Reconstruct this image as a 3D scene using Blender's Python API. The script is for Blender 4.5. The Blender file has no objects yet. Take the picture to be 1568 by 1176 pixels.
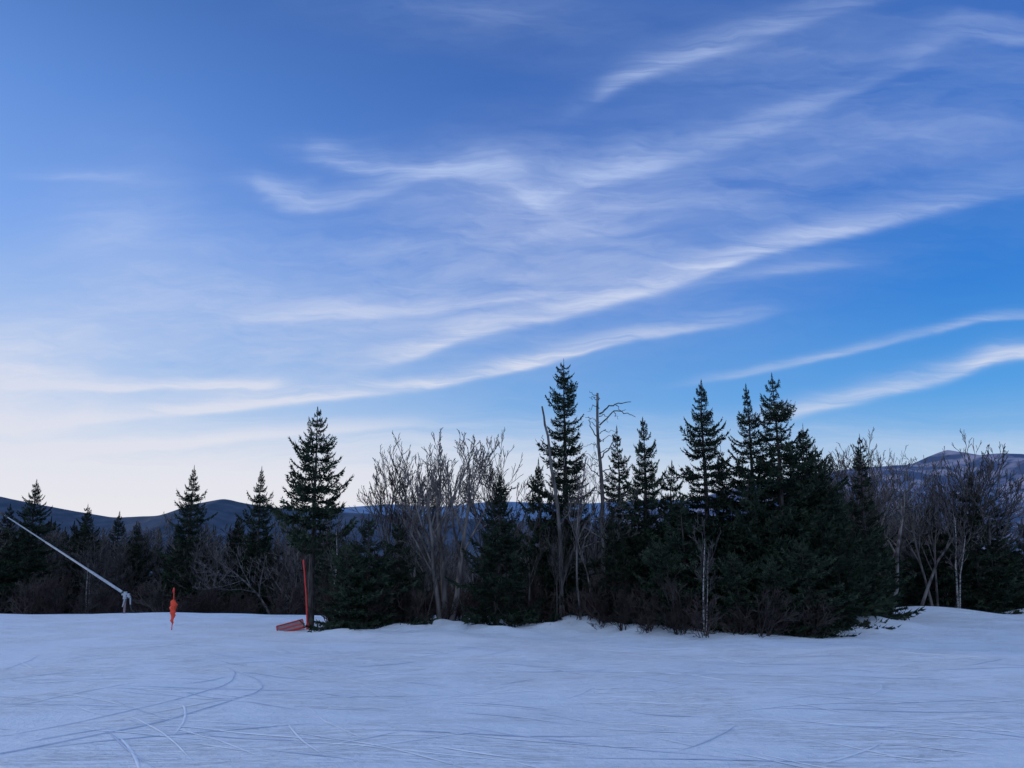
import bpy, math, random
import numpy as np
from mathutils import Vector, noise
random.seed(7); RNG=np.random.default_rng(11)
scene=bpy.context.scene
EYE=1.6

# ------------------------------------------------------------ helpers
def link(o,parent=None):
    scene.collection.objects.link(o)
    if parent: o.parent=parent
    return o
def mesh_np(name,verts,faces,mats,midx=None,smooth=False):
    me=bpy.data.meshes.new(name)
    nv=len(verts); me.vertices.add(nv); me.vertices.foreach_set('co',np.asarray(verts,dtype=np.float32).ravel())
    loops=np.concatenate([f.ravel() for f in faces]).astype(np.int32)
    tot=np.concatenate([np.full(len(f),f.shape[1]) for f in faces]).astype(np.int32)
    st=np.concatenate([[0],np.cumsum(tot)[:-1]]).astype(np.int32)
    me.loops.add(len(loops)); me.loops.foreach_set('vertex_index',loops)
    me.polygons.add(len(tot)); me.polygons.foreach_set('loop_start',st); me.polygons.foreach_set('loop_total',tot)
    if midx is not None: me.polygons.foreach_set('material_index',np.concatenate(midx).astype(np.int32))
    if smooth: me.polygons.foreach_set('use_smooth',np.ones(len(tot),dtype=bool))
    for m in mats: me.materials.append(m)
    me.update(calc_edges=True); me.validate()
    return me
class MB:
    def __init__(s): s.lines={}; s.v=[]; s.f=[]; s.m=[]; s.n=0
    def line(s,pts,rad,sides=4,mat=0): s.lines.setdefault((sides,len(pts),mat),[]).append((pts,rad))
    def add(s,v,f,mat): s.v.append(v); s.f.append(f+s.n); s.m.append(np.full(len(f),mat)); s.n+=len(v)
    def build(s,name,mats,smooth=False):
        for (k,n,mat),L in s.lines.items():
            P=np.array([[tuple(p) for p in l[0]] for l in L],dtype=float); R=np.array([l[1] for l in L],dtype=float)
            T=np.gradient(P,axis=1); T/=np.linalg.norm(T,axis=2,keepdims=True)+1e-9
            d=P[:,-1]-P[:,0]
            ref=np.where((np.abs(d[:,2])>0.8*np.linalg.norm(d,axis=1))[:,None],np.array([[1.,0.13,0]]),np.array([[0.,0.1,1.]]))[:,None,:]
            U=np.cross(T,np.broadcast_to(ref,T.shape)); U/=np.linalg.norm(U,axis=2,keepdims=True)+1e-9
            W=np.cross(T,U)
            a=np.arange(k)*2*math.pi/k
            V=P[:,:,None,:]+R[:,:,None,None]*(np.cos(a)[None,None,:,None]*U[:,:,None,:]+np.sin(a)[None,None,:,None]*W[:,:,None,:])
            m=len(L)
            base=(np.arange(m)*n*k)[:,None,None]+(np.arange(n-1)*k)[None,:,None]
            i=np.arange(k)[None,None,:]; j=(np.arange(k)+1)%k; j=j[None,None,:]
            F=np.stack(np.broadcast_arrays(base+i,base+j,base+k+j,base+k+i),axis=-1).reshape(-1,4)
            s.add(V.reshape(-1,3),F,mat)
        return mesh_np(name,np.concatenate(s.v),s.f,mats,s.m,smooth)

def nodes(mat):
    mat.use_nodes=True; nt=mat.node_tree
    return nt,nt.nodes,nt.links,nt.nodes.get('Principled BSDF')
def noise_mat(name,c1,c2,scale=3,rough=.85,lo=.35,hi=.65,detail=1,stretch=(1,1,1),spec=.2,rand=0):
    m=bpy.data.materials.new(name); nt,N,L,b=nodes(m)
    tc=N.new('ShaderNodeTexCoord'); mp=N.new('ShaderNodeMapping'); mp.inputs['Scale'].default_value=stretch
    L.new(tc.outputs['Object'],mp.inputs[0])
    n=N.new('ShaderNodeTexNoise'); n.inputs['Scale'].default_value=scale; n.inputs['Detail'].default_value=detail
    L.new(mp.outputs[0],n.inputs[0])
    r=N.new('ShaderNodeValToRGB'); r.color_ramp.elements[0].position=lo; r.color_ramp.elements[1].position=hi
    r.color_ramp.elements[0].color=(*c1,1); r.color_ramp.elements[1].color=(*c2,1)
    L.new(n.outputs[0],r.inputs[0]); out=r.outputs[0]
    if rand:
        oi=N.new('ShaderNodeObjectInfo'); mr=N.new('ShaderNodeMapRange'); mr.inputs[3].default_value=1-rand; mr.inputs[4].default_value=1+rand
        L.new(oi.outputs['Random'],mr.inputs[0]); h=N.new('ShaderNodeHueSaturation'); L.new(mr.outputs[0],h.inputs['Value']); L.new(out,h.inputs['Color']); out=h.outputs[0]
    L.new(out,b.inputs['Base Color']); b.inputs['Roughness'].default_value=rough
    b.inputs['Specular IOR Level'].default_value=spec
    return m

M_needle=noise_mat('spruce_needles',(.012,.021,.014),(.062,.080,.050),2.8,rand=.3,spec=.05,lo=.38,hi=.68,detail=2)
M_bark=noise_mat('spruce_bark',(.025,.021,.02),(.085,.07,.062),5,stretch=(3,3,.6))
M_twig=noise_mat('bare_twig_bark',(.045,.038,.037),(.155,.135,.125),2,stretch=(3,3,.6),rand=.4)
M_brush=noise_mat('undergrowth_bark',(.03,.022,.022),(.09,.066,.058),2,rand=.35)
M_birch=noise_mat('birch_bark',(.09,.08,.075),(.36,.33,.31),6,lo=.38,hi=.55,stretch=(1,1,3))
M_dead=noise_mat('weathered_dead_wood',(.05,.044,.042),(.17,.15,.14),4,stretch=(3,3,.5))

# ------------------------------------------------------------ terrain
def h(x,y):
    x=np.asarray(x,float); y=np.asarray(y,float)
    z=-0.072*y
    near=np.clip(1-np.abs(y-20)/45,0,1)*np.clip(1-np.abs(x)/80,0,1)
    z=z+near*(0.06*np.sin(x*.33+1)*np.sin(y*.27+.5)+0.035*np.sin(x*.8+y*.45)+.018*np.sin(x*1.9-y*1.1)+.010*np.sin(x*.7+y*1.6))
    z=z+.45*np.exp(-((x-17.6)**2/6+(y-32.5)**2/7))+.14*np.exp(-((x+14.5)**2/16+(y-34)**2/12))+1.0*np.exp(-((x-27)**2/22+(y-32)**2/26))-.12*np.exp(-((x-21)**2/3+(y-33)**2/9))
    z=z+.22*np.exp(-((x-11.5)**2/6+(y-25)**2/12))
    isl=np.exp(-((x-4)/9.5)**4)*np.exp(-((y-27)/4.5)**4)
    z=z+isl*(.18+.13*np.sin(x*1.3+2)*np.sin(y*1.7)+.07*np.sin(x*2.9+y*2.3)+.03*np.sin(x*6.1-y*3.1))
    e=y-36-1.2*np.sin(x*.21)
    z=z-.2*np.where(e>4,e,np.log1p(np.exp(np.clip(e*1.5,-30,30)))/1.5)
    z=np.where(y<-280,20.2,z)
    return np.maximum(z,-250)
def H(x,y): return float(h(x,y))
def axis(a,b,step,far,ratio=1.12):
    c=list(np.arange(a,b+1e-6,step)); s=step
    lo=[];v=a
    while v>-far: s*=ratio; v-=s; lo.append(v)
    s=step;v=b;hi=[]
    while v<far: s*=ratio; v+=s; hi.append(v)
    return np.array(lo[::-1]+c+hi)
def relief(X,Y):
    r=np.random.default_rng(3); z=np.zeros_like(X)
    for i in range(26):
        a=r.choice([r.normal(1.15,.2),r.normal(-1.0,.25),r.uniform(-1.5,1.5)]); k=r.uniform(2.0,9.0)
        ph=r.uniform(0,6.28); u=X*math.cos(a)+Y*math.sin(a); v=-X*math.sin(a)+Y*math.cos(a)
        z+= (0.0065/k**.8)*np.sin(k*u+ph+1.3*np.sin(v*r.uniform(.2,.6)+ph))*(.5+.5*np.sin(v*r.uniform(.3,.9)+u*.35+ph*2))
    m=np.clip((34-Y)/10,0,1)*np.clip((Y-3)/3,0,1)
    return z*m
xs=axis(-32,32,.13,9000); ys=axis(5,42,.09,9000)
X,Y=np.meshgrid(xs,ys); Z=h(X,Y)+relief(X,Y)
nx,ny=len(xs),len(ys)
idx=np.arange(nx*ny).reshape(ny,nx)
F=np.stack([idx[:-1,:-1],idx[:-1,1:],idx[1:,1:],idx[1:,:-1]],-1).reshape(-1,4)
M_snow=bpy.data.materials.new('groomed_snow'); nt,N,L,b=nodes(M_snow)
geo=N.new('ShaderNodeNewGeometry'); 
def mapn(rot,sc):
    m=N.new('ShaderNodeMapping'); m.inputs['Rotation'].default_value=(0,0,math.radians(rot)); m.inputs['Scale'].default_value=sc
    L.new(geo.outputs['Position'],m.inputs[0]); return m.outputs[0]
def nz(vec,s,d=4,dist=0,rg=.55):
    n=N.new('ShaderNodeTexNoise'); n.inputs['Scale'].default_value=s; n.inputs['Detail'].default_value=d; n.inputs['Distortion'].default_value=dist; n.inputs['Roughness'].default_value=rg
    L.new(vec,n.inputs[0]); return n.outputs[0]
def mth(op,a,c=None,clamp=False):
    m=N.new('ShaderNodeMath'); m.operation=op; m.use_clamp=clamp
    for i,v in enumerate((a,c)):
        if v is None: continue
        if isinstance(v,(int,float)): m.inputs[i].default_value=v
        else: L.new(v,m.inputs[i])
    return m.outputs[0]
n1=nz(mapn(0,(1,1,1)),5,5,0,.75)
n2=nz(mapn(58,(.5,4,1)),1.1,3)
n3=nz(mapn(-38,(.45,5,1)),1.1,3)
n4=nz(mapn(0,(1,1,1)),.5,2)
n5=nz(mapn(35,(.35,4.5,1)),1.5,2)
def iso(n,c,w): 
    a=mth('ABSOLUTE',mth('SUBTRACT',n,c)); return mth('SUBTRACT',1.0,mth('DIVIDE',a,w),True)
sc=mth('MAXIMUM',mth('MAXIMUM',iso(n2,.5,.012),iso(n3,.54,.011)),mth('MAXIMUM',iso(n5,.47,.011),iso(n3,.44,.010)))
msk=mth('MULTIPLY',mth('SUBTRACT',n4,.38,True),6,True)
sc=mth('MULTIPLY',sc,msk)
hh=mth('ADD',mth('MULTIPLY',n1,1.15),mth('ADD',mth('MULTIPLY',n2,.2),mth('MULTIPLY',n3,.2)))
hh=mth('ADD',hh,mth('MULTIPLY',sc,.30))
bp=N.new('ShaderNodeBump'); bp.inputs['Strength'].default_value=.95; bp.inputs['Distance'].default_value=.06
L.new(hh,bp.inputs['Height']); L.new(bp.outputs[0],b.inputs['Normal'])
r=N.new('ShaderNodeValToRGB'); r.color_ramp.elements[0].position=.36; r.color_ramp.elements[1].position=.64
r.color_ramp.elements[0].color=(.73,.785,.86,1); r.color_ramp.elements[1].color=(.91,.93,.96,1)
mixn=mth('ADD',mth('MULTIPLY',n1,.45),mth('ADD',mth('MULTIPLY',n3,.25),mth('ADD',mth('MULTIPLY',n4,.3),mth('MULTIPLY',sc,.18))))
L.new(mixn,r.inputs[0])
sp=N.new('ShaderNodeSeparateXYZ'); L.new(geo.outputs['Position'],sp.inputs[0])
far=mth('DIVIDE',mth('SUBTRACT',sp.outputs[1],60),60,True)
vn=nz(mapn(0,(1,1,1)),.006,5,0,.65)
vr=N.new('ShaderNodeValToRGB'); vr.color_ramp.elements[0].position=.42; vr.color_ramp.elements[1].position=.6
vr.color_ramp.elements[0].color=(.10,.10,.13,1); vr.color_ramp.elements[1].color=(.36,.35,.42,1); L.new(vn,vr.inputs[0])  # valley forest and snow patches, haze blue mixed into the colour
mx=N.new('ShaderNodeMix'); mx.data_type='RGBA'; L.new(far,mx.inputs[0]); L.new(r.outputs[0],mx.inputs[6]); L.new(vr.outputs[0],mx.inputs[7])
L.new(mx.outputs[2],b.inputs['Base Color']); b.inputs['Roughness'].default_value=.6; b.inputs['Specular IOR Level'].default_value=.25
me=mesh_np('snow_ground',np.stack([X,Y,Z],-1).reshape(-1,3),[F],[M_snow],smooth=True)
link(bpy.data.objects.new('snow_ground',me))

# ski tracks
M_track=noise_mat('track_snow',(.74,.79,.86),(.94,.95,.97),3,rough=.6)
M_rut_shade=noise_mat('rut_shade_snow',(.50,.57,.70),(.64,.70,.80),3,rough=.6)  # darker snow tone, groove shade painted into the colour
mb=MB()
def gz(x,y): return h(x,y)+relief(x,y)
def track(pts,w=.05,hgt=.012,n=60,mat=0):
    P=np.array(pts,float); t=np.linspace(0,len(P)-1,n)
    x=np.interp(t,range(len(P)),P[:,0]); y=np.interp(t,range(len(P)),P[:,1])
    for _ in range(12):
        x[1:-1]=(x[:-2]+2*x[1:-1]+x[2:])/4; y[1:-1]=(y[:-2]+2*y[1:-1]+y[2:])/4
    tx=np.gradient(x); ty=np.gradient(y); l=np.hypot(tx,ty)+1e-9; nxx=-ty/l; nyy=tx/l
    fade=np.minimum(1,np.minimum(np.arange(n),np.arange(n)[::-1])/10)
    V=[]
    for o,zz in ((-1,.002),(-.35,hgt),(.1,.006),(1,.002)):
        xx=x+nxx*o*w*(.1+.9*fade); yy=y+nyy*o*w*(.1+.9*fade); V.append(np.stack([xx,yy,gz(xx,yy)+zz*fade+.003],-1))
    V=np.stack(V,1); i=np.arange(n-1)[:,None]*4+np.arange(3)[None,:]
    mb.add(V.reshape(-1,3),np.stack([i,i+1,i+5,i+4],-1).reshape(-1,4),mat)
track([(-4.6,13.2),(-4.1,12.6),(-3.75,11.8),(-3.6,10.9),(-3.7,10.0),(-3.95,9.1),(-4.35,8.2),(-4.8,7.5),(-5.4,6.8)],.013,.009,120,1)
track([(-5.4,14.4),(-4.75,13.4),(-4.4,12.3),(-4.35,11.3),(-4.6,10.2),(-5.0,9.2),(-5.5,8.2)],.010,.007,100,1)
for k in range(300):
    y0=7.0+random.random()**1.3*18; x0=random.uniform(-.72,.72)*y0; a=math.radians(random.choice([random.gauss(-22,12),random.gauss(-50,10),random.gauss(158,12),random.gauss(40,15)])); c=random.uniform(-.2,.2); p=[]
    st=random.uniform(.10,.55)
    for s in range(7):
        p.append((x0,y0)); x0+=math.cos(a)*st; y0+=math.sin(a)*st; a+=c*.3
    if min(q[1] for q in p)<6.5 or max(q[1] for q in p)>22: continue
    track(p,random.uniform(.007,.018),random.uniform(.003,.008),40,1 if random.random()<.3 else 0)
link(bpy.data.objects.new('ski_tracks',mb.build('ski_tracks',[M_track,M_rut_shade],True)))

# ------------------------------------------------------------ mountains
def mountain(name,pts,Yf,Yr,Yb,mat,rough=.12,seed=0,nc=420,nr=60,floor=-260):
    P=np.array(pts); bs=np.linspace(P[0,0],P[-1,0],nc); T=np.interp(bs,P[:,0],P[:,1])
    ker=np.hanning(9); ker/=ker.sum(); T=np.convolve(np.pad(T,4,'edge'),ker,'valid')
    rows=list(np.linspace(Yf,Yr,nr))+list(np.linspace(Yr,Yb,12)[1:])
    V=np.zeros((len(rows),nc,3))
    for j,y in enumerate(rows):
        for i,bb in enumerate(bs):
            x=bb*Yr; zr=T[i]*Yr+EYE
            f=noise.fractal(Vector((x/Yr*14+seed,y/Yr*9,seed)),.8,2.1,7)
            if y<=Yr: t=(y-Yf)/(Yr-Yf); z=floor+(zr-floor)*(t**.85); z+=f*rough*(zr-floor)*(.9*4*t*(1-t)*.6+.045)
            else: t=(Yb-y)/(Yb-Yr); z=floor+(zr-floor)*t**1.3
            V[j,i]=(x,y,z)
    R=len(rows); idx=np.arange(R*nc).reshape(R,nc)
    F=np.stack([idx[:-1,:-1],idx[:-1,1:],idx[1:,1:],idx[1:,:-1]],-1).reshape(-1,4)
    link(bpy.data.objects.new(name,mesh_np(name,V.reshape(-1,3),[F],[mat],smooth=True)))
M_hillL=noise_mat('forested_hill_haze_tint',(.033,.055,.09),(.062,.085,.13),.02,detail=6)  # forest tone with shade and blue haze painted into the base colour
M_far=noise_mat('distant_hazy_hill',(.11,.20,.34),(.16,.25,.39),.004,detail=4)  # distance haze is in the base colour, no volume
M_mtR=noise_mat('hazy_mountain_forest',(.070,.105,.19),(.36,.33,.40),.007,lo=.46,hi=.62,detail=8,rough=.9)  # forest and snow patches, air haze tinted into both colours
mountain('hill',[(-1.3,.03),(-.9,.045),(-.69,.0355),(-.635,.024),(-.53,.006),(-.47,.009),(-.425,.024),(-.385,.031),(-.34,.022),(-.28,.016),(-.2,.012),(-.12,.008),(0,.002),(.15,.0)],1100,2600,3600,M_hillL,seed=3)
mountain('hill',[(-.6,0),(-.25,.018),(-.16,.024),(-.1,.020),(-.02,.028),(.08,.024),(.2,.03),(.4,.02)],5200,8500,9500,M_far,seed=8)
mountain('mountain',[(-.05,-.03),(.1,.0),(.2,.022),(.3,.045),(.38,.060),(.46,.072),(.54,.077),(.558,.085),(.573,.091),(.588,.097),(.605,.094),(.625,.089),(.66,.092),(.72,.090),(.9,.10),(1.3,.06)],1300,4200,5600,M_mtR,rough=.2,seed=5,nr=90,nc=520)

# ------------------------------------------------------------ spruce
def spray(seed):
    r=np.random.default_rng(seed); tri=[]
    def needles(o,d,l,n,sz=.098,w=.021):
        for _ in range(n):
            s=r.random(); c=o+d*l*s; q=r.normal(size=3)*np.array([.45,.45,.5]); dd=d*.9+q; dd/=np.linalg.norm(dd)
            pp=np.cross(dd,r.normal(size=3)); pp/=np.linalg.norm(pp)+1e-9
            k=sz*r.uniform(.6,1.2)
            tri.append([c-pp*w,c+pp*w,c+dd*k])
    axd=np.array([1.,0,0])
    needles(np.array([.15,0,0]),axd,.87,30)
    for i in range(10):
        x=.12+.84*i/10+r.uniform(-.02,.02)
        for sd in (-1,1):
            if r.random()<.1: continue
            l=(.42*(1-x)**.75+.05)*r.uniform(.6,1.15); a=math.radians(r.uniform(36,60))
            d=np.array([math.cos(a),sd*math.sin(a),r.uniform(-.35,.12)]); d/=np.linalg.norm(d)
            o=np.array([x,0,0]); needles(o,d,l,int(3+l*22))
            if l>.22:
                for q in (.4,.7):
                    a2=a+math.radians(r.uniform(-45,45)); d2=np.array([math.cos(a2),sd*math.sin(a2),r.uniform(-.6,.1)])
                    needles(o+d*l*q,d2,l*.35,3)
    return np.array(tri)
SPR=[spray(i) for i in range(6)]
def make_spruce(name,Ht,prof,seed,dens=1.0,bare=.03,elev=(-20,2,38),spacing=.245,thick=1.1):
    r=np.random.default_rng(seed); mb=MB(); V=[]
    n=9; zz=np.linspace(-.3,Ht,n); wob=r.normal(size=(n,2))*.03; wob[0]=0
    tr=np.stack([np.cumsum(wob[:,0]),np.cumsum(wob[:,1]),zz],-1)
    r0=.016*Ht+.02
    mb.line(tr.tolist(),[max(r0*(1-i/(n-1))**.9,.012) for i in range(n)],7,1)
    z=Ht*bare
    while z<Ht-.05:
        t=z/Ht; wf=r.uniform(.68,1.18); nb=max(4,int(r.integers(7,10)*dens*(1 if t<.85 else .8)))
        off=r.uniform(0,6.28)
        for k in range(nb):
            if r.random()<.09: continue
            R=prof(t)*wf*r.uniform(.55,1.2)
            Lb=max(R,.12)
            e=np.interp(t,[0,.5,1],elev)+r.uniform(-10,10); e=math.radians(e)
            yaw=off+k*6.283/nb+r.uniform(-.35,.35)
            S=SPR[r.integers(6)].copy().reshape(-1,3)
            sw=Lb*min(1.0,.7+.35/Lb*.5)*r.uniform(.85,1.15)
            S=S*np.array([Lb,sw,max(Lb,.55)*thick])
            xn=S[:,0]/Lb
            S[:,2]+=Lb*(-.12*np.sin(xn*math.pi)+.14*xn**2)
            ce,se=math.cos(e),math.sin(e)
            x2=S[:,0]*ce-S[:,2]*se; z2=S[:,0]*se+S[:,2]*ce
            cy,sy=math.cos(yaw),math.sin(yaw)
            zc=z+r.uniform(-.08,.08)
            cx=np.interp(zc,zz,tr[:,0]); cyy=np.interp(zc,zz,tr[:,1])
            V.append(np.stack([x2*cy-S[:,1]*sy+cx,x2*sy+S[:,1]*cy+cyy,z2+zc],-1))
            px=np.array([0,.35,.7,.97]); bz=Lb*(-.12*np.sin(px*math.pi)+.14*px**2); bx=px*Lb
            q=np.stack([(bx*ce-bz*se)*cy+cx,(bx*ce-bz*se)*sy+cyy,bx*se+bz*ce+zc],-1)
            mb.line(q.tolist(),[.014,.011,.008,.004],3,1)
        z+=spacing*r.uniform(.75,1.25)*(1 if t<.8 else .8)
    for k in range(3):
        S=SPR[k].reshape(-1,3)*np.array([.42,.12,.12]); 
        V.append(np.stack([S[:,1]+tr[-1,0],S[:,2]+tr[-1,1],S[:,0]+Ht-.2],-1))
    V=np.concatenate(V); mb.add(V,np.arange(len(V)).reshape(-1,3),0)
    return mb.build(name,[M_needle,M_bark])
cone=lambda R,p=.8:(lambda t:R*(1-t)**p+.07)
def spruce(x,y,top,R,seed,prof=None,**k):
    g=H(x,y); Ht=top+EYE-g
    me=make_spruce('spruce_tree',Ht,prof or cone(R),seed,**k)
    o=link(bpy.data.objects.new('spruce_tree',me)); o.location=(x,y,g); o.rotation_euler[2]=random.uniform(0,6.28); return o
def tallprof(t):
    return float(np.interp(t,[0,.15,.4,.55,.7,.8,.86,.93,1],[1.3,1.35,1.25,1.1,.95,.72,.76,.6,.22]))
spruce(1.95,27,5.8,0,1,tallprof,dens=.95,bare=.14,elev=(-15,8,28),spacing=.28)
spruce(-7.06,27,4.0,0,2,lambda t:float(np.interp(t,[0,.28,.42,.6,.8,1],[.2,.6,1.55,1.4,.9,.12])),bare=.34,elev=(-12,6,34),dens=.95,spacing=.29)
spruce(-.5,24.5,1.45,1.7,3,elev=(-15,8,40))
spruce(4.65,26,3.5,1.8,4,elev=(-15,8,40))
spruce(3.95,27.5,3.35,1.5,5,elev=(-15,10,40),dens=.95)
spruce(6.5,25,4.65,2.3,6,cone(2.3,.85),dens=1.0,spacing=.27)
spruce(8.5,26.2,4.7,2.1,7,cone(2.1,.85),spacing=.27)
spruce(8.98,24.6,4.8,2.6,8,cone(2.6,.8),dens=1.05,spacing=.27)
spruce(9.8,25.2,3.1,2.2,9,cone(2.3,.7),dens=1.1)
spruce(11.0,27,2.6,1.8,10,cone(1.9,.65),dens=1.05)
spruce(13.6,29,3.2,1.3,12,cone(1.3,.7),dens=.7)
sm=[make_spruce('spruce_tree',4.0,cone(1.7,.7),20,dens=1.0),make_spruce('spruce_tree',5.2,cone(1.7,.75),21),make_spruce('spruce_tree',3.2,cone(1.5,.6),22,dens=1.1),
    make_spruce('spruce_tree',7.5,cone(2.1,.75),23,dens=1.0,spacing=.28),make_spruce('spruce_tree',8.5,cone(2.2,.8),24,dens=1.0,spacing=.29)]
SH=[4.0,5.2,3.2,7.5,8.5]
def put(me,hm,x,y,top,name='spruce_tree',parent=None,wid=1.0,lean=0):
    g=H(x,y); s=(top+EYE-g)/hm
    o=link(bpy.data.objects.new(name,me),parent); o.location=(x,y,g-.03); o.scale=(s*wid,s*wid,s); o.rotation_euler=(0,lean,random.uniform(0,6.28)) if not lean else (0,lean,0); return o
for (k,x,y,top,w) in [(0,-4.7,25,.15,1.15),(0,-4.0,26,.0,1.1),(2,-5.2,24.4,-.7,1.1),(0,1.0,26.5,2.0,.7),(1,3.3,24.6,.4,.9),(0,5.4,23.8,.9,1),(1,7.6,24,1.6,1),(3,7.4,26,2.5,.8),(1,5.7,26.5,2.0,.9),
    (1,9.6,23.6,.4,1.1),(2,8.6,22.2,-.6,1.3),(2,6.6,22.4,-.9,1.1),(1,14.6,30.5,.9,.9),(0,12.2,27.6,.6,1),
    (1,20.9,34,1.9,1.1),(0,19.4,35,.8,1),(1,22.4,35,1.1,1.1),(0,24.3,36,.0,1.1),(0,17.4,36,.6,1.1),(0,15.8,34.5,.6,1.1),
    (2,10.0,23.4,-.6,1.2),(2,4.6,23.2,-.6,1.1),(2,7.6,21.9,-1.0,1.2),(0,8.2,23.6,.2,1.1),(0,10.7,25.2,.3,1.1),(2,11.4,26.2,-.4,1.1)]:
    put(sm[k],SH[k],x,y,top,wid=w)
for (k,x,y,top,w) in [(3,-26.9,42,2.2,1.15),(4,-19.2,45,3.2,1.05),(4,-15.2,45,3.15,.95),(3,-28.8,43,.9,1.15),(3,-25.0,44,.9,1.1)]:
    put(sm[k],SH[k],x,y,top,wid=w)

# ------------------------------------------------------------ bare trees
def rdir(d,ang,rr):
    d=d.normalized(); a=d.orthogonal().normalized(); bq=d.cross(a); t=rr.uniform(0,6.283)
    return (d*math.cos(ang)+(a*math.cos(t)+bq*math.sin(t))*math.sin(ang)).normalized()
def grow(mb,p,d,L,r,lv,rr,cfg,mat):
    n=5; pts=[p.copy()]; rad=[r]; dd=d.copy()
    end=max(r*cfg['taper'],cfg['rmin'])
    for i in range(1,n):
        dd=(dd+Vector((rr.gauss(0,1),rr.gauss(0,1),rr.gauss(0,1)))*cfg['wig']+Vector((0,0,cfg['up']))).normalized()
        pts.append(pts[-1]+dd*L/(n-1)); rad.append(r+(end-r)*i/(n-1))
    mb.line(pts,rad,6 if lv==0 else (4 if lv==1 else 3),mat if lv<cfg.get('matlv',9) else 1)
    if lv>=cfg['levels']: return
    nc=cfg['n'][lv]
    for c in range(nc):
        t=cfg['from'][lv]+(1-cfg['from'][lv])*((c+rr.random())/nc); f=t*(n-1); i=min(int(f),n-2); q=pts[i].lerp(pts[i+1],f-i)
        rloc=r+(end-r)*t
        tang=(pts[i+1]-pts[i]).normalized()
        cd=rdir(tang,math.radians(rr.uniform(*cfg['ang'])),rr)
        if cd.z<-.1: cd.z*=-.5; cd.normalize()
        grow(mb,q,cd,L*cfg['len'][lv]*(1.15-.5*t)*rr.uniform(.7,1.2),max(rloc*.62,cfg['rmin']),lv+1,rr,cfg,mat)
VASE=dict(levels=4,n=[6,5,4,3],**{'from':[.40,.25,.2,.2]},len=[.66,.58,.5,.5],ang=(16,40),wig=.09,up=.08,taper=.35,rmin=.0078)
def make_bare(name,stems,seed,cfg=VASE,mats=None,mat=0,spread=(.03,.25)):
    rr=random.Random(seed); mb=MB()
    for (L,r) in stems:
        a=rr.uniform(0,6.28); s=rr.uniform(*spread)
        grow(mb,Vector((math.cos(a)*.12*(len(stems)>1),math.sin(a)*.12*(len(stems)>1),-.15)),Vector((math.cos(a)*s,math.sin(a)*s,1)).normalized(),L,r,0,rr,cfg,mat)
    me=mb.build(name,mats or [M_twig]); zs=np.empty(len(me.vertices)*3); me.vertices.foreach_get('co',zs)
    return me,float(zs.reshape(-1,3)[:,2].max())
BR=[make_bare('bare_tree',[(3.4,.10),(3.6,.09),(3.1,.08)],31,spread=(.12,.3)),
    make_bare('bare_tree',[(4.2,.07),(3.6,.06)],32),
    make_bare('bare_tree',[(4.6,.09)],33),
    make_bare('bare_tree',[(3.2,.06),(3.6,.07),(3,.05)],34,spread=(.05,.25)),
    make_bare('bare_tree',[(4.8,.08)],35,dict(VASE,ang=(25,58),wig=.14))]
for (k,x,y,top,w) in [(0,-2.25,26,3.4,1.0),(3,-5.2,31,3.9,.9),(1,-4.2,32,3.4,.95),(3,.1,31,4.0,.85),(1,-.8,30,2.6,.8),(2,.9,28,2.6,.8),(1,3.2,29,2.6,.8),(3,-3.4,33,2.9,.9),
    (4,14.6,30,3.3,1),(1,12.6,30,3.3,1),(3,17.2,34,4.4,.85),(2,16.2,33,3.4,.9),(1,18.8,34,3.5,.9),(3,20.8,35,4.4,.85),(4,22.4,35,2.8,.9),(2,13.0,28.6,2.6,.8),(0,15.2,33,3.2,.8),(2,21.6,34.5,2.7,.9),(0,19.8,34.5,3.0,.8),(2,14,31,3.0,.9),
    (1,5.6,30,2.4,.8),(2,2.7,25,1.5,.7),(4,1.6,26,2.6,.6),(4,18.0,34,2.0,1),(2,11.4,29,2.6,.8),(4,-3.6,26.5,.6,.9),(1,-2.9,25.8,-.2,.9),(2,.6,25.2,.6,.8),(1,1.5,24.9,.2,.9),(4,-1.6,26.6,.9,.9),(2,2.0,26.2,1.6,.7)]:
    put(BR[k][0],BR[k][1],x,y,top,'bare_tree',wid=w)
BCFG=dict(VASE,levels=3,n=[7,5,4],len=[.4,.5,.5],matlv=1,ang=(22,50),wig=.12,up=.05)
BI=[make_bare('birch_tree',[(3.6,.065)],41,BCFG,[M_birch,M_twig],spread=(.0,.1)),make_bare('birch_tree',[(3.4,.05),(2.8,.035)],44,BCFG,[M_birch,M_twig],spread=(.08,.3))]
for (k,x,y,top,w,ln) in [(0,-6.2,25.8,.5,.8,.03),(1,5.45,21.6,.35,.7,.10),(1,19.2,33.2,1.4,.8,0),(0,13.9,29.4,1.3,.8,-.04),(1,-22.0,40,-1.2,.8,0)]:
    put(BI[k][0],BI[k][1],x,y,top,'birch_tree',wid=w,lean=ln)
def snag(x,y,paths):
    mb=MB(); g=H(x,y)
    for pts,r0,r1 in paths:
        P=np.array(pts,float); t=np.linspace(0,len(P)-1,12); Q=np.stack([np.interp(t,range(len(P)),P[:,i]) for i in range(3)],-1)
        Q[1:-1]+=RNG.normal(size=(10,3))*.03
        mb.line(Q.tolist(),list(np.linspace(r0,r1,12)),6,0)
    o=link(bpy.data.objects.new('dead_tree',mb.build('dead_tree',[M_dead]))); o.location=(x,y,g)
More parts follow.
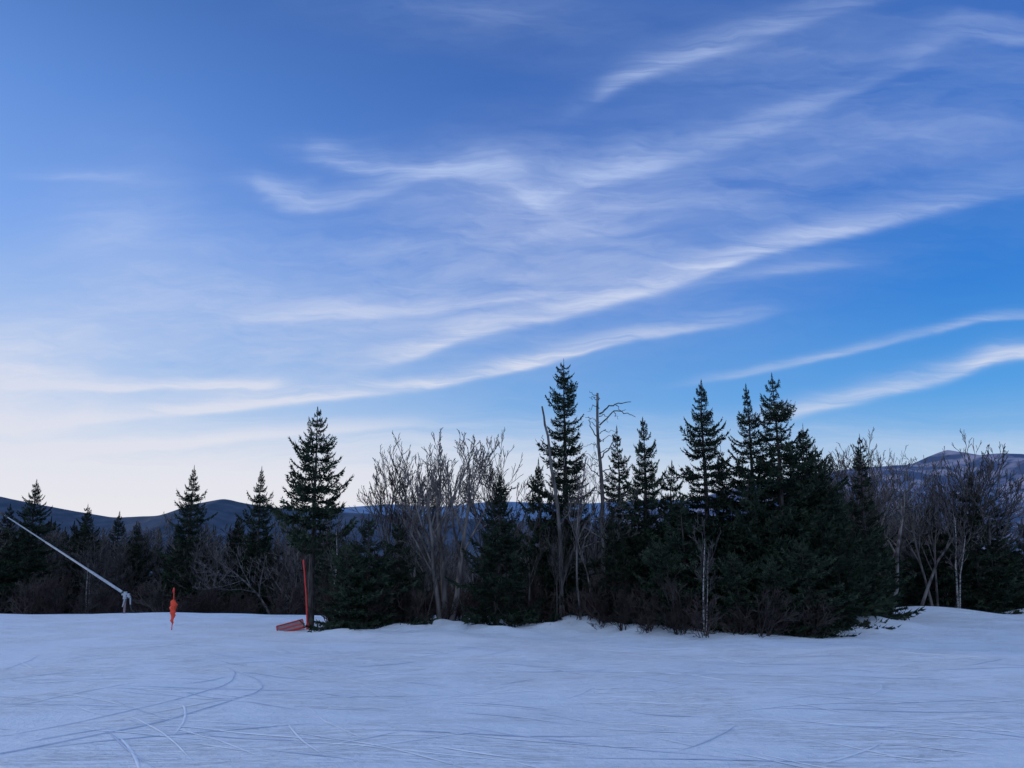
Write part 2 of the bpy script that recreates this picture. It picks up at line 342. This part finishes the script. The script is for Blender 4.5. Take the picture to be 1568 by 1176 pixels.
snag(3.1,26,[([(0,0,-.2),(.05,0,3),(0,0,5.5),(-.05,0,7.75)],.10,.04),([(0,0,7.0),(.35,.1,7.3),(.7,0,7.35),(1.15,.1,7.45)],.035,.012),([(.0,0,6.6),(.5,0,7.1),(.9,.1,7.05),(1.3,.1,6.9)],.03,.01),
  ([(.0,0,6.0),(-.3,0,6.5),(-.4,0,6.9)],.025,.01),([(0,0,5.4),(.4,.1,5.9),(.6,.1,6.4)],.03,.01),([(.6,.05,7.33),(.75,0,7.1),(.95,0,7.15)],.015,.006),([(0,0,4.8),(-.4,.1,5.1),(-.6,0,5.6)],.025,.008),([(.5,0,7.1),(.65,0,6.8)],.015,.006),([(.0,0,5.0),(.5,.1,5.1),(.8,.1,5.0)],.02,.006)]
  +[([(0,0,z),(s*.2,.05,z+.12),(s*l,.1,z+dz)],.017,.006) for z,s,l,dz in [(7.6,-1,.3,.25),(7.5,-1,.35,.1),(7.2,-1,.4,-.1),(6.7,-1,.5,.2),(6.5,-1,.4,.3),(6.3,1,.55,.1),(5.8,-1,.6,.0),(5.6,1,.6,.3),(5.1,-1,.6,-.1),(4.6,1,.6,.0),(4.2,-1,.7,.1),(3.8,1,.7,-.1),(6.9,1,.3,-.2),(6.0,1,.5,.3),(5.3,-1,.5,.3)]])
snag(1.7,25.6,[([(0,0,-.2),(-.1,0,2.5),(-.25,0,4.7),(-.5,0,6.2),(-.65,0,7.1)],.085,.03),([(-.35,0,5.3),(-.6,0,5.7),(-.62,0,6.1)],.025,.01),([(-.25,0,4.6),(.1,0,5.1),(.2,0,5.6)],.03,.01),([(-.2,0,3.9),(-.6,0,4.3),(-.8,0,4.9)],.03,.01),([(-.1,0,3),(.3,0,3.6),(.4,0,4.3)],.03,.01)])
snag(2.2,24.6,[([(0,0,-.2),(-.15,0,2),(.1,0,4),(.3,0,5.2)],.04,.015),([(0,0,2),(.4,0,3),(.5,0,4)],.025,.01)])

# ------------------------------------------------------------ undergrowth
SHC=dict(levels=3,n=[5,4,4],**{'from':[.15,.15,.15]},len=[.6,.55,.5],ang=(18,48),wig=.14,up=.05,taper=.4,rmin=.006)
SB=[make_bare('thicket',[(random.uniform(.8,1.3),.018) for _ in range(6)],50+i,SHC,[M_brush],spread=(.1,.7)) for i in range(3)]
und=link(bpy.data.objects.new('undergrowth',None))
edge=[(-7.5,25.5),(-6.2,24.6),(-4.8,23.8),(-1.8,25.4),(1.8,24),(3.6,21.6),(5.9,20.4),(8.3,21.0),(10.2,23.5),(11.6,26),(13.2,29),(15.5,33)]
ex=[e[0] for e in edge]; ey=[e[1] for e in edge]
rr=random.Random(5)
def inst(lib,x,y,s,name,parent):
    me=lib[0]; o=link(bpy.data.objects.new(name,me),parent); o.location=(x,y,H(x,y)-.03); o.scale=(s,s,s*rr.uniform(.8,1.25)); o.rotation_euler[2]=rr.uniform(0,6.28)
for i in range(270):
    x=rr.uniform(-6.2,15.0); y=float(np.interp(x,ex,ey))+.7+rr.random()**1.2*6.5
    inst(SB[rr.randrange(3)],x,y,rr.uniform(.35,1.2),'shrub',und)
for i in range(50):
    x=rr.uniform(15,28); y=rr.uniform(35.6,41); inst(SB[rr.randrange(3)],x,y,rr.uniform(.6,1.3),'shrub',und)
for i in range(80):
    x=rr.uniform(-32,-7); y=rr.uniform(38,44); inst(SB[rr.randrange(3)],x,y,rr.uniform(.8,1.7),'shrub',und)
bf=link(bpy.data.objects.new('background_forest',None))
for i in range(320):
    y=rr.uniform(40,68); x=rr.uniform(-.82,.82)*y
    top=rr.gauss(-.004,.009)*y if x/y<-.22 else rr.gauss(-.02,.02)*y
    u=rr.uniform(0,.045)
    if x/y>.4: top+=u*y
    if x/y>.60: top=min(top,-.035*y)
    if rr.random()<.36:
        k=rr.choice([1,3,4]); put(sm[k],SH[k],x,y,top-.3,'forest_spruce',bf,wid=1.1)
    else:
        k=rr.randrange(5); put(BR[k][0],BR[k][1],x,y,top,'forest_bare_tree',bf,wid=1.15)

# ------------------------------------------------------------ snow lance (snowmaking gun)
def simple(name,col,rough=.5,metal=0):
    return noise_mat(name,tuple(c*.8 for c in col),col,6,rough=rough,spec=.4)
M_alu=simple('weathered_aluminium',(.42,.44,.47)); M_blk=simple('black_rubber',(.03,.03,.03)); M_org=simple('orange_red_fabric',(.9,.075,.025),.7); M_red=simple('red_plastic',(.78,.04,.03)); M_rim=simple('faded_red_rim',(.52,.06,.04)); M_gry=simple('grey_panel',(.30,.20,.20))
gun=link(bpy.data.objects.new('snow_gun',None)); gx,gy=-17.4,34.5; gun.location=(gx,gy,H(gx,gy))
def part(name,lines,mat,parent,smooth=True):
    mb=MB()
    for pts,rad,s in lines: mb.line(pts,rad,s,0)
    return link(bpy.data.objects.new(name,mb.build(name,[mat],smooth)),parent)
pz=.85
tip=(-7.0,1.5,4.4)
part('support_post',[([(0,0,-.3),(0,0,pz-.05)],[.045,.045],10),([(0,0,0),(-.35,.1,-.25)],[.03,.03],6),([(0,0,0),(.35,.1,-.25)],[.03,.03],6)],M_gry,gun)
def lp(t): return tuple(np.array((.25,-.07,pz-.15))*(1-t)+np.array(tip)*t)
part('lance_tube',[([lp(0),lp(.3),lp(.301),lp(.65),lp(.651),lp(1)],[.06,.055,.045,.04,.03,.024],12)],M_alu,gun)
part('nozzle_head',[([lp(.985),lp(.99),lp(1.012),lp(1.02)],[.03,.07,.07,.04],12),([lp(.96),lp(.965),lp(.975),lp(.98)],[.04,.05,.05,.04],12)],M_blk,gun)
part('pivot_bracket',[([(0,-.05,pz-.22),(0,-.05,pz+.10)],[.09,.08],8),([(-.15,-.05,pz-.02),(.2,-.05,pz-.02)],[.045,.045],8),([(.25,-.07,pz-.15),(.28,-.07,pz-.45)],[.035,.03],8),([(.02,-.1,pz-.2),(-.05,-.1,pz-.55)],[.03,.025],8)],M_alu,gun)
part('supply_hose',[([(.28,-.07,pz-.45),(.35,-.1,.2),(.5,-.1,.03),(.9,.3,.02)],[.025,.025,.025,.025],8),([lp(.02),lp(.06)],[.07,.07],8)],M_blk,gun)

# ------------------------------------------------------------ marker poles
def marker(x,y,hh):
    e=link(bpy.data.objects.new('marker_pole',None)); e.location=(x,y,H(x,y))
    part('bamboo_pole',[([(0,0,-.1),(.01,0,hh*.5),(-.03,0,hh)],[.015,.015,.013],8)],M_org,e)
    mb=MB(); rings=20; ks=14; V=[]
    for i in range(rings):
        t=i/(rings-1); z=hh*(.12+.60*t)
        rad=hh*float(np.interp(t,[0,.15,.45,.75,.93,1],[.012,.028,.055,.075,.068,.02]))*(1.0+.14*math.sin(i*2.1))
        for k in range(ks):
            a=k*6.283/ks; rr2=rad*(1+.32*math.sin(a*3+i*.9)); V.append((math.cos(a)*rr2+.012*math.sin(i*1.3),math.sin(a)*rr2*.7,z+.02*math.sin(a*2+i)))
    idx=np.arange(rings*ks).reshape(rings,ks); j=np.roll(idx,-1,1)
    mb.add(np.array(V),np.stack([idx[:-1],j[:-1],j[1:],idx[1:]],-1).reshape(-1,4),0)
    link(bpy.data.objects.new('furled_pennant',mb.build('furled_pennant',[M_org])),e)
    part('top_flag_wrap',[([(-.03,0,hh*.90),(-.035,0,hh*.93),(-.03,0,hh*.98),(-.03,0,hh*1.02)],[.015,.035,.028,.01],8)],M_red,e)
marker(-10.8,24.5,1.28)
marker(-22.7,33.5,.5)
rp=link(bpy.data.objects.new('red_pole',None)); rx,ry=-6.62,25.0; rp.location=(rx,ry,H(rx,ry))
part('pole_shaft',[([(0,0,-.1),(-.10,0,1.1),(-.24,0,2.15)],[.026,.023,.02],10)],M_red,rp)
part('pole_sleeve',[([(0,0,0.0),(-.01,0,.22)],[.045,.04],10),([(-.235,0,2.1),(-.242,0,2.2)],[.028,.024],10)],M_red,rp)
sg=link(bpy.data.objects.new('fallen_warning_sign',None)); sx,sy=-7.15,24.9; sg.location=(sx,sy,H(sx,sy)+.10); sg.rotation_euler=(math.radians(16),math.radians(-13),math.radians(18)); sg.scale=(.88,.88,.88)
def box(name,c,s,mat,parent,bev=.01):
    bpy.ops.mesh.primitive_cube_add(size=1); o=bpy.context.object; o.name=name; o.scale=s; o.location=c
    bpy.ops.object.transform_apply(location=False,rotation=False,scale=True)
    m=o.modifiers.new('b','BEVEL'); m.width=bev; m.segments=2; o.data.materials.append(mat); o.parent=parent; return o
box('panel',(0,0,0),(.88,.62,.025),M_gry,sg)
box('rim_front',(0,-.33,.01),(.96,.05,.08),M_rim,sg); box('rim_back',(0,.33,.01),(.96,.05,.08),M_rim,sg)
box('rim_left',(-.465,0,.01),(.05,.61,.08),M_rim,sg); box('rim_right',(.465,0,.01),(.05,.61,.08),M_rim,sg)
box('cross_stripe',(.02,0,.02),(.80,.12,.012),M_rim,sg,.003)
box('leg_stub',(.2,.1,-.07),(.06,.06,.12),M_blk,sg); box('leg_stub_2',(-.25,.12,-.06),(.06,.06,.1),M_blk,sg)

# ------------------------------------------------------------ sky
SUN_EL=9; SUN_AZ=-62
w=bpy.data.worlds.new("World"); scene.world=w; w.use_nodes=True; nt=w.node_tree; N=nt.nodes; L=nt.links; N.clear()
out=N.new('ShaderNodeOutputWorld'); bg=N.new('ShaderNodeBackground'); L.new(bg.outputs[0],out.inputs[0])
sky=N.new('ShaderNodeTexSky'); sky.sky_type='NISHITA'; sky.sun_disc=False; sky.sun_elevation=math.radians(SUN_EL); sky.sun_rotation=math.radians(SUN_AZ); sky.altitude=900
tc=N.new('ShaderNodeTexCoord'); sp=N.new('ShaderNodeSeparateXYZ'); L.new(tc.outputs['Generated'],sp.inputs[0])
dx,dy,dz=sp.outputs
yy=mth('MAXIMUM',dy,.12)
p=mth('DIVIDE',dx,yy); q=mth('DIVIDE',dz,yy)
cv=N.new('ShaderNodeCombineXYZ'); L.new(p,cv.inputs[0]); L.new(q,cv.inputs[1])
def mp2(rot,s,src=None):
    m=N.new('ShaderNodeMapping'); m.inputs['Rotation'].default_value=(0,0,math.radians(rot)); m.inputs['Scale'].default_value=s; L.new(src or cv.outputs[0],m.inputs[0]); return m.outputs[0]
wn=nz(mp2(-18,(2.2,5,1)),1.0,2); wn2=nz(mp2(-18,(6,13,1)),1.3,3)
warp=mth('ADD',mth('MULTIPLY',mth('SUBTRACT',wn,.5),.10),mth('MULTIPLY',mth('SUBTRACT',wn2,.5),.06))
warp2=mth('ADD',mth('MULTIPLY',mth('SUBTRACT',wn,.5),.022),mth('MULTIPLY',mth('SUBTRACT',wn2,.5),.014))
qw=mth('ADD',q,warp); qs=mth('ADD',q,warp2)
cw=N.new('ShaderNodeCombineXYZ'); L.new(mth('ADD',p,mth('MULTIPLY',mth('SUBTRACT',wn2,.5),.14)),cw.inputs[0]); L.new(mth('ADD',q,mth('MULTIPLY',warp,.7)),cw.inputs[1])
fil=nz(mp2(-15,(1.3,22,1),cw.outputs[0]),1.7,5,0,.66)
filf=N.new('ShaderNodeMapRange'); L.new(fil,filf.inputs[0]); filf.inputs[1].default_value=.36; filf.inputs[2].default_value=.64; filf.inputs[3].default_value=.35; filf.inputs[4].default_value=1.22
filf=filf.outputs[0]
cross=nz(mp2(40,(2.4,13,1),cw.outputs[0]),1.9,5,0,.66)
s_=mth('ADD',mth('DIVIDE',p,1.8),.5,True)
def fcurve(pts):
    c=N.new('ShaderNodeFloatCurve'); L.new(s_,c.inputs['Value']); cu=c.mapping.curves[0]
    P=[(x/1.8+.5,v) for x,v in pts]
    if P[0][0]>0.01: P=[(0,P[0][1])]+P
    if P[-1][0]<.99: P=P+[(1,P[-1][1])]
    cu.points[0].location=P[0]; cu.points[1].location=P[-1]
    for a in P[1:-1]: cu.points.new(*a)
    for a in cu.points: a.handle_type='AUTO_CLAMPED'
    c.mapping.update(); return c.outputs[0]
def streak(ps,qs_,am,wd,qq,up=2.2):
    m0=(qs_[1]-qs_[0])/(ps[1]-ps[0]); m1=(qs_[-1]-qs_[-2])/(ps[-1]-ps[-2])
    ql=list(zip(ps,qs_)); ql=([(ps[0]-.12,qs_[0]-.12*m0)] if ps[0]>-.75 else [])+ql
    if ps[-1]<.70: ql=ql+[(ps[-1]+.12,qs_[-1]+.12*m1)]
    qc=fcurve(ql)
    A=list(zip(ps,am)); A=([(ps[0]-.10,0)] if am[0]>0 else [])+A+([(ps[-1]+.10,0)] if ps[-1]<.65 else [])
    a=fcurve(A)
    d=mth('SUBTRACT',qq,qc)
    wdn=mth('ADD',mth('MULTIPLY',mth('GREATER_THAN',d,0),wd*(up-1)),wd)
    t=mth('DIVIDE',d,wdn); g=mth('EXPONENT',mth('MULTIPLY',mth('MULTIPLY',t,t),-1))
    return mth('MULTIPLY',g,a)
ST=[([-.705,-.526,-.347,-.166,-.022,.069,.197,.342],[.126,.140,.159,.177,.203,.227,.255,.28],[.5,.7,.95,1.0,.95,.75,.5,.25],.005,qs,3.4),
 ([-.231,-.131,-.058,.051,.162,.256,.388,.53,.674,.74],[.203,.231,.259,.283,.312,.34,.386,.424,.459,.474],[.2,.6,.65,.6,.7,.7,.68,.5,.3,.25],.008,qs,3.4),
 ([-.35,-.205,-.022,.106],[.279,.286,.303,.326],[.4,.5,.4,.1],.005,qs,3),
 ([-.705,-.57,-.435,-.327,-.255],[.18,.178,.185,.185,.194],[.35,.55,.9,.5,0],.0045,qs,2.5),
 ([.268,.42,.56,.715],[.194,.222,.252,.283],[.15,.36,.36,.36],.004,qs,2.2),
 ([.356,.465,.6,.705],[.14,.164,.198,.227],[.4,.6,.65,.8],.007,qs,2.6),
 ([.112,.172,.27,.37,.51,.61],[.615,.651,.688,.72,.77,.80],[.1,.48,.48,.40,.3,.2],.012,qs,2.4),
 ([-.384,-.327,-.251,-.156,-.061],[.474,.459,.454,.474,.505],[.15,.55,.35,.3,.1],.012,qw,2),
 ([-.31,-.252,-.137,-.023,.053],[.53,.52,.50,.49,.445],[.15,.58,.38,.45,.2],.015,qw,2),
 ([.053,.148,.256,.38,.55,.7],[.474,.51,.54,.576,.65,.716],[.25,.45,.33,.35,.15,.25],.013,qw,2),
 ([-.66,-.45,-.3,-.15],[.095,.105,.118,.13],[.3,.5,.55,.3],.005,qs,2.2),
 ([.247,.38,.515],[.326,.345,.3646],[.15,.3,.05],.006,qs,2),
 ([-.7,-.6,-.52],[.495,.492,.485],[.1,.24,.05],.006,qs,2)]
tot=None
for S in ST:
    o=streak(*S); tot=o if tot is None else mth('ADD',tot,o)
tot=mth('MULTIPLY',tot,filf)
d=mth('SUBTRACT',qw,mth('ADD',mth('MULTIPLY',p,.27),.365)); t=mth('DIVIDE',d,.14); veil=mth('EXPONENT',mth('MULTIPLY',mth('MULTIPLY',t,t),-1))
vm=fcurve([(-.9,.2),(-.5,.38),(-.3,.5),(0,.55),(.3,.42),(.6,.22),(.9,.15)])
vn=N.new('ShaderNodeMapRange'); L.new(nz(mp2(-17,(2,8,1),cw.outputs[0]),1.2,4,0,.62),vn.inputs[0]); vn.inputs[1].default_value=.38; vn.inputs[2].default_value=.68
cr=N.new('ShaderNodeMapRange'); L.new(cross,cr.inputs[0]); cr.inputs[1].default_value=.42; cr.inputs[2].default_value=.72
tex=mth('ADD',mth('MULTIPLY',vn.outputs[0],.65),mth('ADD',mth('MULTIPLY',cr.outputs[0],.5),.18))
veil=mth('MULTIPLY',veil,vm)
def blob(pc,qc,rp_,rq,a):
    u=mth('DIVIDE',mth('SUBTRACT',p,pc),rp_); v=mth('DIVIDE',mth('SUBTRACT',qw,qc),rq)
    return mth('MULTIPLY',mth('EXPONENT',mth('MULTIPLY',mth('ADD',mth('MULTIPLY',u,u),mth('MULTIPLY',v,v)),-1)),a)
veil=mth('ADD',veil,mth('ADD',blob(.45,.68,.30,.07,.22),mth('ADD',blob(-.05,.76,.2,.05,.24),blob(.6,.56,.25,.05,.12))))
veil=mth('MULTIPLY',veil,tex)
bl=mth('ADD',blob(-.56,.42,.10,.11,.30),mth('ADD',blob(-.80,.18,.22,.10,.85),blob(.02,.48,.16,.07,.32)))
bl=mth('ADD',bl,blob(-.5,.30,.3,.10,.16))
bl=mth('MULTIPLY',bl,mth('ADD',mth('MULTIPLY',cr.outputs[0],.6),.6))
front=mth('MULTIPLY',mth('SUBTRACT',dy,.1),5,True)
hb=fcurve([(-.9,1),(-.5,1),(-.25,.9),(0,.68),(.3,.48),(.6,.42),(.9,.42)])
hz=N.new('ShaderNodeMapRange'); L.new(mth('ADD',qs,mth('MULTIPLY',mth('SUBTRACT',fil,.5),.12)),hz.inputs[0]); hz.inputs[1].default_value=.16; hz.inputs[2].default_value=.05; hz.interpolation_type='SMOOTHSTEP'
hbk=mth('MULTIPLY',hz.outputs[0],hb)
cloud=mth('ADD',mth('ADD',tot,veil),mth('ADD',bl,hbk))
cloud=mth('MULTIPLY',cloud,front)
cloud=mth('MINIMUM',cloud,.95)
hor=mth('SQRT',mth('ADD',mth('MULTIPLY',dx,dx),mth('MULTIPLY',dy,dy)))
el=mth('DIVIDE',mth('ARCTANGENT',mth('DIVIDE',dz,mth('MAXIMUM',hor,.001))),math.pi/2,True)
def ramp(stops):
    r=N.new('ShaderNodeValToRGB'); L.new(el,r.inputs[0]); e=r.color_ramp.elements
    def lin(c): return tuple(((v/255)/12.92 if v/255<=.04045 else ((v/255+.055)/1.055)**2.4) for v in c)+(1,)
    e[0].position=stops[0][0]/90; e[0].color=lin(stops[0][1]); e[1].position=stops[-1][0]/90; e[1].color=lin(stops[-1][1])
    for a,c in stops[1:-1]: x=e.new(a/90); x.color=lin(c)
    return r.outputs[0]
RL=ramp([(0,(224,227,238)),(6,(200,217,244)),(11,(156,192,243)),(20,(122,168,242)),(28,(98,147,226)),(36,(72,120,196)),(42,(72,118,192)),(90,(188,210,242))])  # zenith stops of all three ramps, out of frame, brightened to light snow
RC=ramp([(0,(204,219,241)),(4,(177,208,240)),(9,(122,176,236)),(16,(84,143,224)),(24,(66,120,208)),(36,(60,105,184)),(42,(64,108,186)),(90,(188,210,242))])
RR=ramp([(0,(187,211,238)),(4,(150,197,239)),(9,(84,163,236)),(16,(46,131,222)),(24,(52,116,208)),(36,(62,110,192)),(42,(66,112,192)),(90,(188,210,242))])
def mixc(f,a,b_):
    m=N.new('ShaderNodeMix'); m.data_type='RGBA'
    if isinstance(f,(int,float)): m.inputs[0].default_value=f
    else: L.new(f,m.inputs[0])
    for i,v in ((6,a),(7,b_)):
        if isinstance(v,tuple): m.inputs[i].default_value=v
        else: L.new(v,m.inputs[i])
    return m.outputs[2]
fl=mth('MULTIPLY',mth('MULTIPLY',dx,-1),1/.56,True); fr=mth('MULTIPLY',dx,1/.5,True)
base=mixc(fr,mixc(fl,RC,RL),RR)
ns=N.new('ShaderNodeVectorMath'); ns.operation='SCALE'; L.new(sky.outputs[0],ns.inputs[0]); ns.inputs['Scale'].default_value=.08
base=mixc(.12,base,ns.outputs[0])
ccol=mixc(mth('MULTIPLY',q,2.0,True),(.82,.81,.85,1),(.46,.58,.87,1))
col=mixc(cloud,base,ccol)
back_fill=mth('MULTIPLY',mth('MULTIPLY',mth('ADD',dy,.05),-1),1.6,True)
upm=mth('ADD',mth('MULTIPLY',dz,.8,True),.28)
col=mixc(mth('MULTIPLY',back_fill,mth('MINIMUM',upm,.9)),col,(.78,.98,1.34,1))  # unseen sky behind the camera, brightened as fill for the snow
L.new(col,bg.inputs[0]); bg.inputs[1].default_value=1.0
sun=bpy.data.lights.new('sun','SUN'); sun.energy=.6; sun.angle=math.radians(.5); sun.color=(1,.88,.78)
so=link(bpy.data.objects.new('sun',sun))
a=math.radians(SUN_AZ); e=math.radians(SUN_EL); dirv=Vector((math.sin(a)*math.cos(e),math.cos(a)*math.cos(e),math.sin(e)))
so.rotation_euler=dirv.to_track_quat('Z','Y').to_euler()

cam=bpy.data.cameras.new('camera'); cam.lens=26; cam.sensor_width=36; cam.clip_end=30000
co=link(bpy.data.objects.new('camera',cam)); co.location=(0,0,EYE); co.rotation_euler=(math.radians(100.6),0,0); scene.camera=co
scene.view_settings.view_transform='Standard'; scene.view_settings.look='None'; scene.view_settings.exposure=0
